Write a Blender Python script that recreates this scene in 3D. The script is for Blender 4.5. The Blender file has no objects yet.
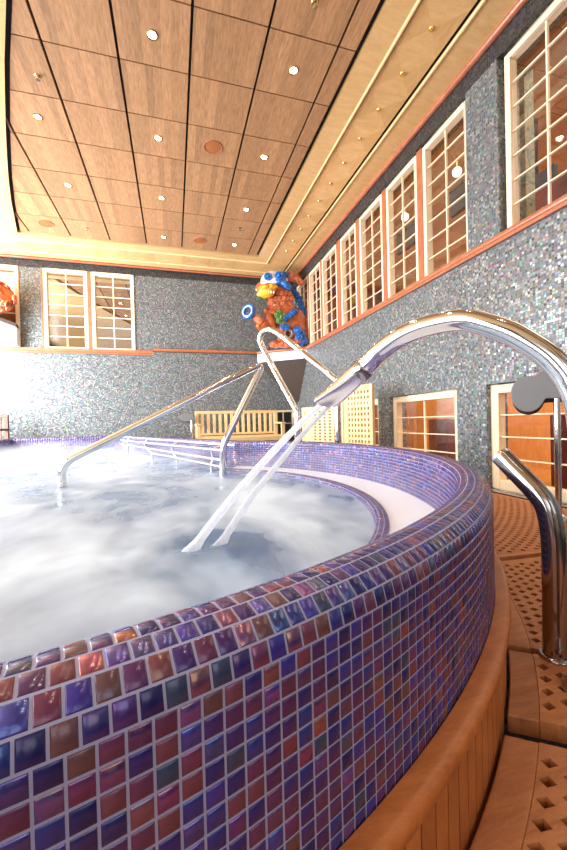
import bpy, bmesh, math, random
from mathutils import Vector, Matrix, noise
random.seed(7)
R = math.radians
SC = bpy.context.scene
COL = SC.collection
DZ = 0.6            # scene is written with the lens at height 0; everything is lifted at the end

# ------------------------------------------------------------------ camera maths (survey of the photograph)
FPX, YAW, PIT, ROL = 374.67, .28416, -.010509, -.024351
def _axes():
    F = Vector((math.sin(YAW)*math.cos(PIT), math.cos(YAW)*math.cos(PIT), math.sin(PIT)))
    Rt = Vector((math.cos(YAW), -math.sin(YAW), 0)); U = Rt.cross(F)
    return (math.cos(ROL)*Rt+math.sin(ROL)*U, -math.sin(ROL)*Rt+math.cos(ROL)*U, F)
AR, AU, AF = _axes()
def ray(x, y): return AR*((x-283.5)/FPX)+AU*((425-y)/FPX)+AF
def at(x, y, X=None, Y=None, Z=None):
    d = ray(x, y)
    t = X/d.x if X is not None else Y/d.y if Y is not None else Z/d.z
    return d*t
def on_plane(x, y, A, B):
    """where the sight line through a point of the photograph meets the upright plane over the plan line A-B"""
    d = ray(x, y); n = Vector((-(B[1]-A[1]), B[0]-A[0], 0))
    return d*((n.x*A[0]+n.y*A[1])/n.dot(d))

# ------------------------------------------------------------------ mesh builder
class MB:
    def __init__(s): s.v = []; s.f = []; s.m = []; s.sm = []
    def add(s, vs, fs, m=0, sm=False):
        o = len(s.v); s.v += [tuple(p) for p in vs]
        for f in fs: s.f.append(tuple(i+o for i in f)); s.m.append(m); s.sm.append(sm)
        return s
    def box(s, x0, x1, y0, y1, z0, z1, m=0):
        if x0 > x1: x0, x1 = x1, x0
        if y0 > y1: y0, y1 = y1, y0
        vs = [(x0,y0,z0),(x1,y0,z0),(x1,y1,z0),(x0,y1,z0),(x0,y0,z1),(x1,y0,z1),(x1,y1,z1),(x0,y1,z1)]
        return s.add(vs, [(3,2,1,0),(4,5,6,7),(0,1,5,4),(1,2,6,5),(2,3,7,6),(3,0,4,7)], m)
    def obox(s, c, ax, ay, az, m=0):
        """box from centre and three half-axis vectors"""
        c = Vector(c); ax, ay, az = Vector(ax), Vector(ay), Vector(az)
        vs = [c+i*ax+j*ay+k*az for k in (-1,1) for i, j in ((-1,-1),(1,-1),(1,1),(-1,1))]
        return s.add(vs, [(3,2,1,0),(4,5,6,7),(0,1,5,4),(1,2,6,5),(2,3,7,6),(3,0,4,7)], m)
    def bar(s, A, B, w, h, m=0, up=(0,0,1)):
        A, B = Vector(A), Vector(B); d = (B-A); u = Vector(up)
        sd = d.cross(u).normalized(); u = sd.cross(d).normalized()
        return s.obox((A+B)/2, d/2, sd*w/2, u*h/2, m)
    def prism(s, poly, z0, z1, m=0):
        n = len(poly); vs = [(p[0],p[1],z0) for p in poly]+[(p[0],p[1],z1) for p in poly]
        fs = [tuple(range(n-1,-1,-1)), tuple(range(n,2*n))]+[(i,(i+1)%n,n+(i+1)%n,n+i) for i in range(n)]
        return s.add(vs, fs, m)
    def extrude(s, prof, f, a, b, m=0, sm=False):
        """closed 2D profile carried from a to b; f(p, t) -> 3D point"""
        n = len(prof); vs = [f(p,a) for p in prof]+[f(p,b) for p in prof]
        return s.add(vs, [tuple(range(n-1,-1,-1)), tuple(range(n,2*n))], m).add(vs, [(i,(i+1)%n,n+(i+1)%n,n+i) for i in range(n)], m, sm)
    def tube(s, path, r, n=14, m=0, caps=True, flat=None):
        P = [Vector(p) for p in path]; k = len(P); rs = r if isinstance(r, (list,tuple)) else [r]*k
        T = [(P[min(i+1,k-1)]-P[max(i-1,0)]).normalized() for i in range(k)]
        u = T[0].orthogonal().normalized()
        if abs(T[0].z) < .9: u = (Vector((0,0,1))-T[0]*T[0].z).normalized()
        vs = []
        for i in range(k):
            u = (u-T[i]*u.dot(T[i])).normalized(); w = T[i].cross(u)
            fu, fw = flat[i] if flat else (1,1)
            for j in range(n):
                a = 2*math.pi*j/n
                vs.append(P[i]+u*(rs[i]*fu*math.cos(a))+w*(rs[i]*fw*math.sin(a)))
        fs = [(i*n+j, i*n+(j+1)%n, (i+1)*n+(j+1)%n, (i+1)*n+j) for i in range(k-1) for j in range(n)]
        s.add(vs, fs, m, True)
        if caps: s.add(vs[:n], [tuple(range(n-1,-1,-1))], m); s.add(vs[-n:], [tuple(range(n))], m)
        return s
    def lathe(s, prof, c, n=24, m=0, ax=None):
        """profile of (r, h) turned about an axis through c"""
        c = Vector(c); ax = Vector(ax or (0,0,1)).normalized(); u = ax.orthogonal().normalized(); w = ax.cross(u)
        vs = [c+ax*h+(u*math.cos(2*math.pi*j/n)+w*math.sin(2*math.pi*j/n))*r for r, h in prof for j in range(n)]
        fs = [(i*n+j, i*n+(j+1)%n, (i+1)*n+(j+1)%n, (i+1)*n+j) for i in range(len(prof)-1) for j in range(n)]
        s.add(vs, fs, m, True)
        if prof[0][0] > 1e-5: s.add(vs[:n], [tuple(range(n-1,-1,-1))], m)
        if prof[-1][0] > 1e-5: s.add(vs[-n:], [tuple(range(n))], m)
        return s
    def ball(s, c, r, m=0, n=14, k=9, rot=None):
        c = Vector(c); r = (r,r,r) if not isinstance(r,(list,tuple)) else r
        M = rot or Matrix.Identity(3)
        vs = [c+M@Vector((0,0,-r[2]))]
        for i in range(1,k):
            ph = -math.pi/2+math.pi*i/k
            for j in range(n):
                a = 2*math.pi*j/n
                vs.append(c+M@Vector((r[0]*math.cos(ph)*math.cos(a), r[1]*math.cos(ph)*math.sin(a), r[2]*math.sin(ph))))
        vs.append(c+M@Vector((0,0,r[2]))); t = len(vs)-1
        fs = [(0,1+(j+1)%n,1+j) for j in range(n)]
        for i in range(k-2):
            fs += [(1+i*n+j,1+i*n+(j+1)%n,1+(i+1)*n+(j+1)%n,1+(i+1)*n+j) for j in range(n)]
        fs += [(1+(k-2)*n+j,1+(k-2)*n+(j+1)%n,t) for j in range(n)]
        return s.add(vs, fs, m, True)
    def torus(s, c, r, t, ax, m=0, n=24, k=10):
        c = Vector(c); ax = Vector(ax).normalized(); u = ax.orthogonal().normalized(); w = ax.cross(u); vs = []
        for i in range(n):
            a = 2*math.pi*i/n; d = u*math.cos(a)+w*math.sin(a)
            for j in range(k):
                b = 2*math.pi*j/k; vs.append(c+d*(r+t*math.cos(b))+ax*(t*math.sin(b)))
        return s.add(vs, [(i*k+j,((i+1)%n)*k+j,((i+1)%n)*k+(j+1)%k,i*k+(j+1)%k) for i in range(n) for j in range(k)], m, True)
    def build(s, name, mats, parent=None, loc=(0,0,0), fix=True):
        L = Vector(loc)
        if parent:
            L = Vector((0,0,0)); q = parent
            while q: L = L+q.location; q = q.parent
        me = bpy.data.meshes.new(name); me.from_pydata([tuple(Vector(p)-L) for p in s.v], [], s.f)
        for mt in (mats if isinstance(mats,(list,tuple)) else [mats]): me.materials.append(mt)
        me.polygons.foreach_set('material_index', s.m); me.polygons.foreach_set('use_smooth', s.sm)
        if fix:
            bm = bmesh.new(); bm.from_mesh(me); bmesh.ops.remove_doubles(bm, verts=bm.verts, dist=1e-6)
            bmesh.ops.recalc_face_normals(bm, faces=bm.faces); bm.to_mesh(me); bm.free()
        if any(s.sm): me.set_sharp_from_angle(angle=R(50))
        o = bpy.data.objects.new(name, me); COL.objects.link(o)
        if parent: o.parent = parent
        else: o.location = L
        return o

def tag(o, label=None, cat=None, group=None, kind=None):
    for k, v in (('label',label),('category',cat),('group',group),('kind',kind)):
        if v: o[k] = v
    return o
def thing(name, label, cat, loc, group=None):
    o = bpy.data.objects.new(name, None); COL.objects.link(o); o.location = loc; o.empty_display_size = .1
    return tag(o, label, cat, group)
def struct(name, mb, mats, loc=(0,0,0)):
    return tag(mb.build(name, mats, None, loc), kind='structure')
def bevel(o, w, seg=2):
    b = o.modifiers.new('bevel','BEVEL'); b.width = w; b.segments = seg; b.limit_method = 'ANGLE'; b.angle_limit = R(40); return o
def copy_tree(o, parent=None):
    c = o.copy(); COL.objects.link(c); c.parent = parent
    for ch in list(o.children): copy_tree(ch, c)
    return c
def smooth_path(pts, sub=6):
    P = [Vector(p) for p in pts]; out = []
    for i in range(len(P)-1):
        p0, p1, p2, p3 = P[max(i-1,0)], P[i], P[i+1], P[min(i+2,len(P)-1)]
        for k in range(sub):
            t = k/sub
            out.append(.5*((2*p1)+(p2-p0)*t+(2*p0-5*p1+4*p2-p3)*t*t+(3*p1-p0-3*p2+p3)*t**3))
    out.append(P[-1]); return out
def round_path(pts, rad, n=8):
    """polyline with its corners turned on an arc-like curve"""
    P = [Vector(p) for p in pts]; out = [P[0]]
    for i in range(1,len(P)-1):
        a, b, c = P[i-1], P[i], P[i+1]; r = rad[i-1] if isinstance(rad,(list,tuple)) else rad
        r = min(r, (a-b).length*.48, (c-b).length*.48)
        s, e = b+(a-b).normalized()*r, b+(c-b).normalized()*r
        for k in range(n+1):
            t = k/n; out.append((1-t)**2*s+2*t*(1-t)*b+t*t*e)
    out.append(P[-1]); return out

# ------------------------------------------------------------------ materials
class NT:
    def __init__(s, name):
        s.mat = bpy.data.materials.new(name); s.mat.use_nodes = True
        s.t = s.mat.node_tree; s.N = s.t.nodes; s.bsdf = s.N['Principled BSDF']; s.out = s.N['Material Output']
    def n(s, typ, **kw):
        nd = s.N.new('ShaderNode'+typ)
        for k, v in kw.items():
            if k in nd.inputs: s.set(nd.inputs[k], v)
            else: setattr(nd, k, v)
        return nd
    def set(s, sock, v):
        if isinstance(v, bpy.types.NodeSocket): s.t.links.new(v, sock)
        else:
            if isinstance(v,(tuple,list)) and len(v) == 3 and sock.type == 'RGBA': v = (*v,1)
            sock.default_value = v
    def p(s, **kw):
        for k, v in kw.items(): s.set(s.bsdf.inputs[k.replace('_',' ')], v)
        return s
    def math(s, op, a, b=0.0, c=None):
        nd = s.N.new('ShaderNodeMath'); nd.operation = op; s.set(nd.inputs[0], a); s.set(nd.inputs[1], b)
        if c is not None: s.set(nd.inputs[2], c)
        return nd.outputs[0]
    def vmath(s, op, a, b=(0,0,0)):
        nd = s.N.new('ShaderNodeVectorMath'); nd.operation = op; s.set(nd.inputs[0], a)
        if op == 'SCALE': s.set(nd.inputs['Scale'], b)
        else: s.set(nd.inputs[1], b)
        return nd.outputs['Value' if op in ('DOT_PRODUCT','LENGTH') else 'Vector']
    def ramp(s, fac, stops, interp='LINEAR'):
        nd = s.N.new('ShaderNodeValToRGB'); cr = nd.color_ramp; cr.interpolation = interp; s.set(nd.inputs[0], fac)
        while len(cr.elements) < len(stops): cr.elements.new(.5)
        for e, (p, c) in zip(cr.elements, stops): e.position = p; e.color = (*c,1) if len(c) == 3 else c
        return nd.outputs[0]
    def mix(s, fac, a, b, blend='MIX'):
        nd = s.N.new('ShaderNodeMix'); nd.data_type = 'RGBA'; nd.blend_type = blend
        s.set(nd.inputs[0], fac); s.set(nd.inputs[6], a); s.set(nd.inputs[7], b); return nd.outputs[2]
    def coord(s): return s.N.new('ShaderNodeTexCoord').outputs['Object']
    def island(s): return s.N.new('ShaderNodeNewGeometry').outputs['Random Per Island']
    def bump(s, h, strength=.3, dist=.01):
        nd = s.n('Bump', Strength=strength, Distance=dist, Height=h); return nd.outputs[0]
def lin(r, g, b): 
    f = lambda c: (c/255/12.92 if c/255 <= .04045 else ((c/255+.055)/1.055)**2.4)
    return (f(r),f(g),f(b))
def plain(name, col, rough=.5, metal=0.0, **kw):
    m = NT(name); nz = m.n('TexNoise', Vector=m.coord(), Scale=9.0, Detail=3.0).outputs[0]
    c = m.mix(m.math('MULTIPLY', nz, .22), col, tuple(x*.72 for x in col))
    m.p(Base_Color=c, Roughness=rough, Metallic=metal, **kw); return m.mat

def wood(name, dark, light, scale=(14,2,14), rough=.4, per_island=.35, bump=.08, coat=0.0):
    m = NT(name); co = m.coord(); r = m.island()
    off = m.n('CombineXYZ', X=m.math('MULTIPLY', r, 37.0), Y=m.math('MULTIPLY', r, 91.0), Z=m.math('MULTIPLY', r, 53.0)).outputs[0]
    v = m.vmath('MULTIPLY', m.vmath('ADD', co, off), scale)
    a = m.n('TexNoise', Vector=v, Scale=2.2, Detail=6.0, Roughness=.65, Distortion=.6).outputs[0]
    b = m.n('TexNoise', Vector=m.vmath('MULTIPLY', v, (5,3,5)), Scale=4.0, Detail=3.0).outputs[0]
    g = m.math('ADD', m.math('MULTIPLY', a, .75), m.math('MULTIPLY', b, .25))
    c = m.ramp(g, [(.28,dark),(.72,light)])
    k = m.math('ADD', m.math('MULTIPLY', m.math('SUBTRACT', r, .5), per_island), 1.0)
    c = m.vmath('SCALE', c, k)
    m.p(Base_Color=c, Roughness=rough, Normal=m.bump(g,bump,.004), Coat_Weight=coat, Coat_Roughness=.2); return m.mat

def mosaic(name, cell, stops, grout, jitter=.22, metal=.45, r0=.18, r1=.4, gw=.1):
    """small glass tiles in a square grid, each with its own tone, sheen and slight tilt"""
    m = NT(name); co = m.vmath('ADD', m.coord(), (.0037,.0041,.0029))
    q = m.vmath('SCALE', co, 1/cell); fl = m.vmath('FLOOR', q); fr = m.vmath('FRACTION', q)
    geo = m.N.new('ShaderNodeNewGeometry'); nrm = geo.outputs['True Normal']
    na = m.vmath('ABSOLUTE', nrm)
    keep = m.n('SeparateXYZ', Vector=m.vmath('MULTIPLY', m.vmath('SUBTRACT', (1,1,1), m.vmath('FLOOR', m.vmath('ADD', na, (.5,.5,.5)))), (1,1,1)))
    fs = m.n('SeparateXYZ', Vector=fr); flk = m.vmath('MULTIPLY', fl, m.vmath('SUBTRACT', (1,1,1), m.vmath('FLOOR', m.vmath('ADD', na, (.5,.5,.5)))))
    g = None
    for i in range(3):
        e = m.math('LESS_THAN', m.math('SUBTRACT', .5, m.math('ABSOLUTE', m.math('SUBTRACT', fs.outputs[i], .5))), gw)
        e = m.math('MULTIPLY', e, keep.outputs[i]); g = e if g is None else m.math('MAXIMUM', g, e)
    wn = m.n('TexWhiteNoise', Vector=flk); wn.noise_dimensions = '3D'
    wn2 = m.n('TexWhiteNoise', Vector=m.vmath('ADD', flk, (71.3,19.1,43.7)))
    c = m.ramp(wn.outputs['Value'], stops, 'CONSTANT')
    hue = m.n('HueSaturation', Hue=m.math('ADD', .5, m.math('MULTIPLY', m.math('SUBTRACT', wn2.outputs['Value'], .5), .25)), Saturation=1.25, Value=1.0, Color=c).outputs[0]
    col = m.mix(g, hue, grout)
    jit = m.vmath('SCALE', m.vmath('SUBTRACT', wn2.outputs['Color'], (.5,.5,.5)), jitter)
    nn = m.vmath('NORMALIZE', m.vmath('ADD', nrm, jit))
    rg = m.math('ADD', r0, m.math('MULTIPLY', wn.outputs['Value'], r1-r0))
    m.p(Base_Color=col, Roughness=m.math('ADD', rg, m.math('MULTIPLY', g, .4)), Normal=nn,
        Metallic=m.math('MULTIPLY', m.math('SUBTRACT', 1.0, g), metal)); return m.mat

def tile_glass(name):
    """iridescent purple-blue glass, one tone per tile"""
    m = NT(name); r = m.island(); co = m.coord()
    base = m.ramp(r, [(0,lin(34,32,100)),(.12,lin(56,34,96)),(.22,lin(28,28,84)),(.34,lin(74,38,84)),(.44,lin(46,42,128)),(.54,lin(88,44,76)),
                      (.62,lin(34,46,116)),(.7,lin(60,34,90)),(.78,lin(100,54,70)),(.84,lin(44,58,88)),(.9,lin(30,38,112)),(.95,lin(90,60,64))], 'CONSTANT')
    nz = m.n('TexNoise', Vector=co, Scale=95.0, Detail=3.0, Distortion=1.2).outputs[0]
    base = m.mix(m.math('MULTIPLY', nz, .5), base, m.vmath('SCALE', base, 1.6))
    h = m.math('FRACT', m.math('MULTIPLY', r, 57.31))
    sheen = m.ramp(m.math('ADD', h, m.math('MULTIPLY', m.math('SUBTRACT', nz, .5), .35)),
                   [(0,(.35,.3,1)),(.2,(.2,.45,1)),(.36,(.55,.3,1)),(.5,(.9,.3,.7)),(.66,(.4,.6,.95)),(.78,(1,.3,.4)),(.9,(1,.4,.14)),(1,(1,.66,.2))])
    jr = m.n('TexWhiteNoise', noise_dimensions='1D', W=m.math('MULTIPLY', r, 913.7)); jr.noise_dimensions = '1D'
    geo = m.N.new('ShaderNodeNewGeometry')
    nn = m.vmath('NORMALIZE', m.vmath('ADD', geo.outputs['Normal'], m.vmath('SCALE', m.vmath('SUBTRACT', jr.outputs['Color'], (.5,.5,.5)), .16)))
    bp = m.n('Bump', Strength=.12, Distance=.002, Height=nz, Normal=nn).outputs[0]
    m.p(Base_Color=base, Roughness=.2, Normal=bp, Coat_Weight=.15, Coat_Roughness=.1, Specular_IOR_Level=.6, Specular_Tint=m.mix(.25,(.85,.88,1),sheen))
    gl = m.n('BsdfGlossy', Color=sheen, Roughness=.22, Normal=bp)
    mx = m.n('MixShader', Fac=m.math('MULTIPLY', m.math('POWER', m.math('FRACT', m.math('MULTIPLY', r, 311.7)), 3.0), .26)); m.t.links.new(m.bsdf.outputs[0], mx.inputs[1]); m.t.links.new(gl.outputs[0], mx.inputs[2])
    m.t.links.new(mx.outputs[0], m.out.inputs[0]); return m.mat

def glass(name, refl=.12, tint=(1,1,1), rough=.0):
    m = NT(name); tr = m.n('BsdfTransparent', Color=tint); gl = m.n('BsdfGlossy', Roughness=rough, Color=(1,1,1))
    fr = m.n('LayerWeight', Blend=.25).outputs['Fresnel']
    nz = m.n('TexNoise', Vector=m.coord(), Scale=2.0).outputs[0]
    f = m.math('ADD', m.math('ADD', refl, m.math('MULTIPLY', fr, .14)), m.math('MULTIPLY', nz, .01))
    mx = m.n('MixShader', Fac=m.math('MINIMUM', f, .95)); m.t.links.new(tr.outputs[0], mx.inputs[1]); m.t.links.new(gl.outputs[0], mx.inputs[2])
    m.t.links.new(mx.outputs[0], m.out.inputs[0]); return m.mat
def glow(name, col, s):
    m = NT(name); m.p(Base_Color=col, Emission_Color=col, Emission_Strength=s); return m.mat

def ceiling_panel_mat():
    m = NT('striped_veneer'); co = m.coord(); r = m.island()
    x = m.n('SeparateXYZ', Vector=co)
    sx = m.math('MULTIPLY', m.math('ADD', x.outputs[0], m.math('MULTIPLY', r, 3.7)), 1/.071)
    st = m.n('TexWhiteNoise', noise_dimensions='1D', W=m.math('FLOOR', sx)); st.noise_dimensions = '1D'
    edge = m.math('LESS_THAN', m.math('FRACT', sx), .06)
    v = m.vmath('MULTIPLY', co, (60,9,60))
    a = m.n('TexNoise', Vector=v, Scale=1.0, Detail=5.0, Roughness=.7).outputs[0]
    c = m.ramp(a, [(.3,lin(160,112,74)),(.75,lin(204,154,110))])
    k = m.math('ADD', .84, m.math('MULTIPLY', st.outputs['Value'], .32)); k = m.math('MULTIPLY', k, m.math('ADD', .95, m.math('MULTIPLY', r, .1)))
    c = m.vmath('SCALE', c, m.math('SUBTRACT', k, m.math('MULTIPLY', edge, -.12)))
    m.p(Base_Color=c, Roughness=.5); return m.mat

M = {}
M['panel'] = ceiling_panel_mat()
M['band'] = wood('maple_veneer', lin(220,168,106), lin(242,200,142), (3,9,3), .32, .12, .02, .15)
M['band_alt'] = wood('inlaid_maple_veneer', lin(212,158,96), lin(236,192,132), (9,3,3), .32, .22, .02, .15)
M['lip'] = wood('pale_maple_lip', lin(236,196,134), lin(248,216,160), (3,9,3), .3, .08, .02)
M['cream'] = wood('cream_painted_wood', lin(244,220,182), lin(252,234,204), (8,8,2), .38, .06, .02)
M['rose'] = wood('rosewood_moulding', lin(156,84,54), lin(192,116,82), (4,4,4), .3, .05, .02, .3)
M['black'] = plain('black_gap', lin(22,16,14), .8)
M['wall'] = mosaic('grey_blue_glass_mosaic', .0205, [(0,lin(104,108,110)),(.14,lin(128,132,132)),(.3,lin(82,88,96)),(.42,lin(148,150,148)),(.55,lin(104,104,116)),
          (.66,lin(130,120,122)),(.74,lin(96,122,130)),(.82,lin(170,170,166)),(.9,lin(140,110,104)),(.95,lin(102,136,124))], lin(112,114,114), .2, .45)
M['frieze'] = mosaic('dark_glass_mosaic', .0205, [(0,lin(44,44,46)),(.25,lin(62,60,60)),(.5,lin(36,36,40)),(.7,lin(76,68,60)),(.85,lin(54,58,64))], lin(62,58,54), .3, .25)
M['tile'] = tile_glass('iridescent_purple_tile')
M['grout'] = plain('lavender_grout', lin(160,162,198), .7)
M['white'] = plain('white_enamel', lin(240,247,255), .35)
M['teak'] = wood('oiled_teak', lin(156,84,36), lin(206,128,66), (5,22,5), .42, .22, .08, .12)
M['teak_deck'] = wood('weathered_teak', lin(150,88,48), lin(204,136,84), (4,22,4), .5, .25, .1)
M['teak_pale'] = wood('pale_teak', lin(218,178,120), lin(244,210,156), (6,6,3), .45, .2, .05)
M['chrome'] = plain('polished_steel', (.78,.79,.8), .09, 1.0)
M['brushed'] = plain('brushed_steel', (.86,.87,.88), .22, 1.0)
M['steel_dark'] = plain('shaded_steel', (.38,.35,.34), .13, 1.0)  # darker steel: the grab rail's dark reflections are put into its colour
M['grey'] = plain('grey_plastic', lin(122,122,124), .45)
M['rubber'] = plain('black_rubber', lin(24,23,24), .6)
M['floor'] = mosaic('dark_floor_tile', .05, [(0,lin(36,30,28)),(.4,lin(48,40,36)),(.7,lin(30,26,26))], lin(24,22,22), .03, .1, .3, .5)
M['pane'] = glass('clear_pane', .015)
M['pane_mirror'] = glass('reflecting_pane', .36, (.55,.52,.5))
M['brass'] = plain('polished_brass', lin(232,190,120), .2, 1.0)
M['lamp'] = glow('warm_lamp', (1,.86,.66), 38)
M['globe'] = glow('globe_lamp', (1,.93,.8), 2.2)
M['spk'] = plain('bronze_grille', lin(176,104,56), .5)
M['inwood'] = wood('warm_interior_wood', lin(150,98,44), lin(200,142,74), (3,12,3), .4, .2, .03)
M['inorange'] = wood('amber_panelling', lin(196,124,60), lin(226,160,92), (8,8,2), .4, .2, .03)
M['inred'] = wood('dark_red_cabinet', lin(92,28,18), lin(122,42,26), (6,6,2), .35, .1, .03)
M['marble'] = NT('green_marble')
_m = M['marble']; _n = _m.n('TexNoise', Vector=_m.coord(), Scale=9.0, Detail=6.0, Distortion=2.5).outputs[0]
_m.p(Base_Color=_m.ramp(_n, [(.3,lin(70,96,92)),(.48,lin(150,178,160)),(.56,lin(206,184,140)),(.7,lin(96,128,124))]), Roughness=.25); M['marble'] = _m.mat
M['dark_wood'] = wood('dark_brown_wood', lin(74,46,30), lin(110,70,44), (6,6,3), .45, .2, .05)
M['plaster'] = plain('warm_plaster', lin(206,188,166), .8)
M['white_deck'] = plain('white_painted_deck', lin(240,240,240), .6)

# ------------------------------------------------------------------ room shell
FZ, CZ = -.635, 3.0
XR, XG, YB, YBR = 2.5, 2.57, 7.6, 7.48       # right wall face, its window plane, back wall, thicker right part of the back wall
XL, YN = -4.2, -3.2
struct('floor', MB().box(XL,XR+.02,YN,YB+.05,FZ-.1,FZ), M['floor'])

# right wall: low part with three glazed openings, pillars and frieze above
low = [(1.45,2.52),(2.86,3.97),(4.24,5.2)]
mb = MB(); y = YN
for a, b in low: mb.box(XR,XR+.22,y,a,FZ,.26); y = b
mb.box(XR,XR+.22,y,YB+.1,FZ,.26)
for a, b in low: mb.box(XR,XR+.22,a,b,FZ,-.605)
mb.box(XR,XR+.22,YN,YB+.1,.26,1.40)
mb.box(XR,XR+.22,2.36,2.69,1.40,2.80); mb.box(XR,XR+.22,7.47,YB+.1,1.4,2.80)
struct('wall_right', mb, M['wall'])
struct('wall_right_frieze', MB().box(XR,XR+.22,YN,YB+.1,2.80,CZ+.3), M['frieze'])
# back wall: left part, thicker right part, pillars between its windows
mb = MB()
mb.box(XL,-.35,YB,YB+.2,FZ,1.36); mb.box(-.35,1.96,YBR,YB+.2,FZ,1.36); mb.box(2.42,XR,YBR,YB+.2,FZ,1.36)
mb.box(1.96,2.42,YBR,YB+.2,.22,1.36)
struct('added_dark_sheet', MB().box(1.80,XR,YB+.201,YB+.24,FZ,1.3), plain('dark_sheet', lin(60,44,34), .7))  # dark sheet added behind the low back window so its pane looks dark
mb.box(-.66,XR,YB,YB+.2,1.36,2.82); mb.box(-2.54,-2.19,YB-.0,YB+.2,1.36,2.82); mb.box(XL,-3.95,YB,YB+.2,1.36,2.82)
struct('wall_back', mb, M['wall'])
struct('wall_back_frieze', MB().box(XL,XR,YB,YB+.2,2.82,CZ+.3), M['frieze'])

# left wall: piers and tall openings to the open deck, daylight comes in here
mb = MB(); lw = [(-2.2,-.3),(0.1,2.0),(2.4,4.3),(4.7,6.6)]; y = YN
for a, b in lw: mb.box(XL-.2,XL,y,a,FZ,CZ+.2); y = b
mb.box(XL-.2,XL,y,YB+.2,FZ,CZ+.2); mb.box(XL-.2,XL,YN,YB+.2,2.75,CZ+.2); mb.box(XL-.2,XL,YN,YB+.2,FZ,-.45)
struct('wall_left', mb, M['wall'])
# wall behind the camera with its own wide openings
mb = MB(); x = XL
for a, b in [(-3.6,-.9),(-.4,2.1)]: mb.box(x,a,YN-.2,YN,FZ,CZ+.2); x = b
mb.box(x,XR+.2,YN-.2,YN,FZ,CZ+.2); mb.box(XL,XR,YN-.2,YN,2.4,CZ+.2); mb.box(XL,XR,YN-.2,YN,FZ,.3)
struct('wall_rear', mb, M['plaster'])

# ------------------------------------------------------------------ ceiling: veneer panels in a curved recess, banded border, crown mouldings
def left_edge(y):     # curved left side of the panelled recess
    pts = [(-3.2,.95),(-1.5,.42),(0,-.05),(1.5,-.47),(3.07,-1.03),(3.58,-1.23),(4.41,-1.527),(5.19,-1.79),(5.75,-1.96),(6.64,-2.2),(7.6,-2.44)]
    for (a, xa), (b, xb) in zip(pts, pts[1:]):
        if y <= b or b == 7.6: return xa+(xb-xa)*(y-a)/(b-a)
def clip_left(x0, x1, y0, y1, inset):
    """rectangle cut by the curved left edge; None when nothing is left"""
    ys = [y0+(y1-y0)*k/4 for k in range(5)]; L = [(max(x0, left_edge(q)+inset), q) for q in ys]
    if all(p[0] > x1-.02 for p in L): return None
    L = [(min(p[0],x1-.001), p[1]) for p in L]
    return [(x1,y0),(x1,y1)]+L[::-1]
gx = [-2.616,-2.049,-1.482,-.915,-.357,.207,.777,1.352,1.512]; gy = [6.64-.5515*k for k in range(18)]
mb = MB()
for i in range(len(gx)-1):
    for j in range(len(gy)-1):
        p = clip_left(gx[i]+.011, gx[i+1]-.011, gy[j+1]+.006, gy[j]-.006, .02)
        if p: mb.prism(p, CZ+.0, CZ+.03)
panels = struct('ceiling', mb, M['panel'])
mb = MB(); mb.box(XL-.2,XR+.2,YN-.2,YB+.2,CZ+.03,CZ+.12)
struct('ceiling_backing', mb, M['black'])
# border bands (right side, back side, left side beyond the curve)
mb = MB()
y0 = YN
def mitre(xa, xb, ya, yb, z0, z1, mat=0):
    """an L of two mitred strips: along the right wall from xa to xb and along the back wall from ya to yb"""
    mb.prism([(xa,y0),(xb,y0),(xb,yb),(xa,ya)], z0, z1, mat)
    mb.prism([(xa,ya),(xb,yb),(XL,yb),(XL,ya)], z0, z1, mat)
mitre(1.545,1.745,6.67,6.87,2.985,3.03)
def lip(xc, yc, r, z):
    prof = [(r*math.cos(t*math.pi/8), r*math.sin(t*math.pi/8)) for t in range(16)]
    mb.extrude(prof, lambda p, t: (xc+p[0], t+(p[0] if t > 0 else 0), z+p[1]), y0, yc, 1, True)
    mb.extrude(prof, lambda p, t: (t+(p[0] if t > 0 else 0), yc+p[0], z+p[1]), XL, xc, 1, True)
lip(1.762,6.887,.016,2.985)
lip(2.215,7.315,.016,2.985)
mitre(2.235,2.46,7.335,7.52,2.985,3.03)
band = struct('ceiling_border', mb, [M['band'],M['lip']])
# inlaid middle band: square veneer panels, each of four mitred triangles
mb = MB(); sq = .387
def inlay(cx, cy, hx, hy):
    c = (cx,cy); k = [(cx-hx,cy-hy),(cx+hx,cy-hy),(cx+hx,cy+hy),(cx-hx,cy+hy)]
    for a in range(4): mb.prism([c,k[a],k[(a+1)%4]], 2.99, 3.03, a%2)
y = 6.91
while y > YN: inlay(1.9825, y-sq/2, .1925, sq/2-.0005); y -= sq
x = 2.175
while x > XL: inlay(x-.2425, 7.1, .2415, .185); x -= .485
struct('ceiling_inlay', mb, [M['band'],M['band_alt']])
# plain veneer left of the curved edge
mb = MB(); ys = [YN+.25*k for k in range(41)]; ys = [q for q in ys if q < 6.66]+[6.66]
for a, b in zip(ys, ys[1:]):
    mb.prism([(left_edge(a)-.02,a),(left_edge(b)-.02,b),(left_edge(b)-.26,b),(left_edge(a)-.26,a)], 2.97, 3.03)
    mb.prism([(left_edge(a)-.275,a),(left_edge(b)-.275,b),(XL,b),(XL,a)], 2.985, 3.03)
struct('ceiling_left', mb, M['band'])
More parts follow.
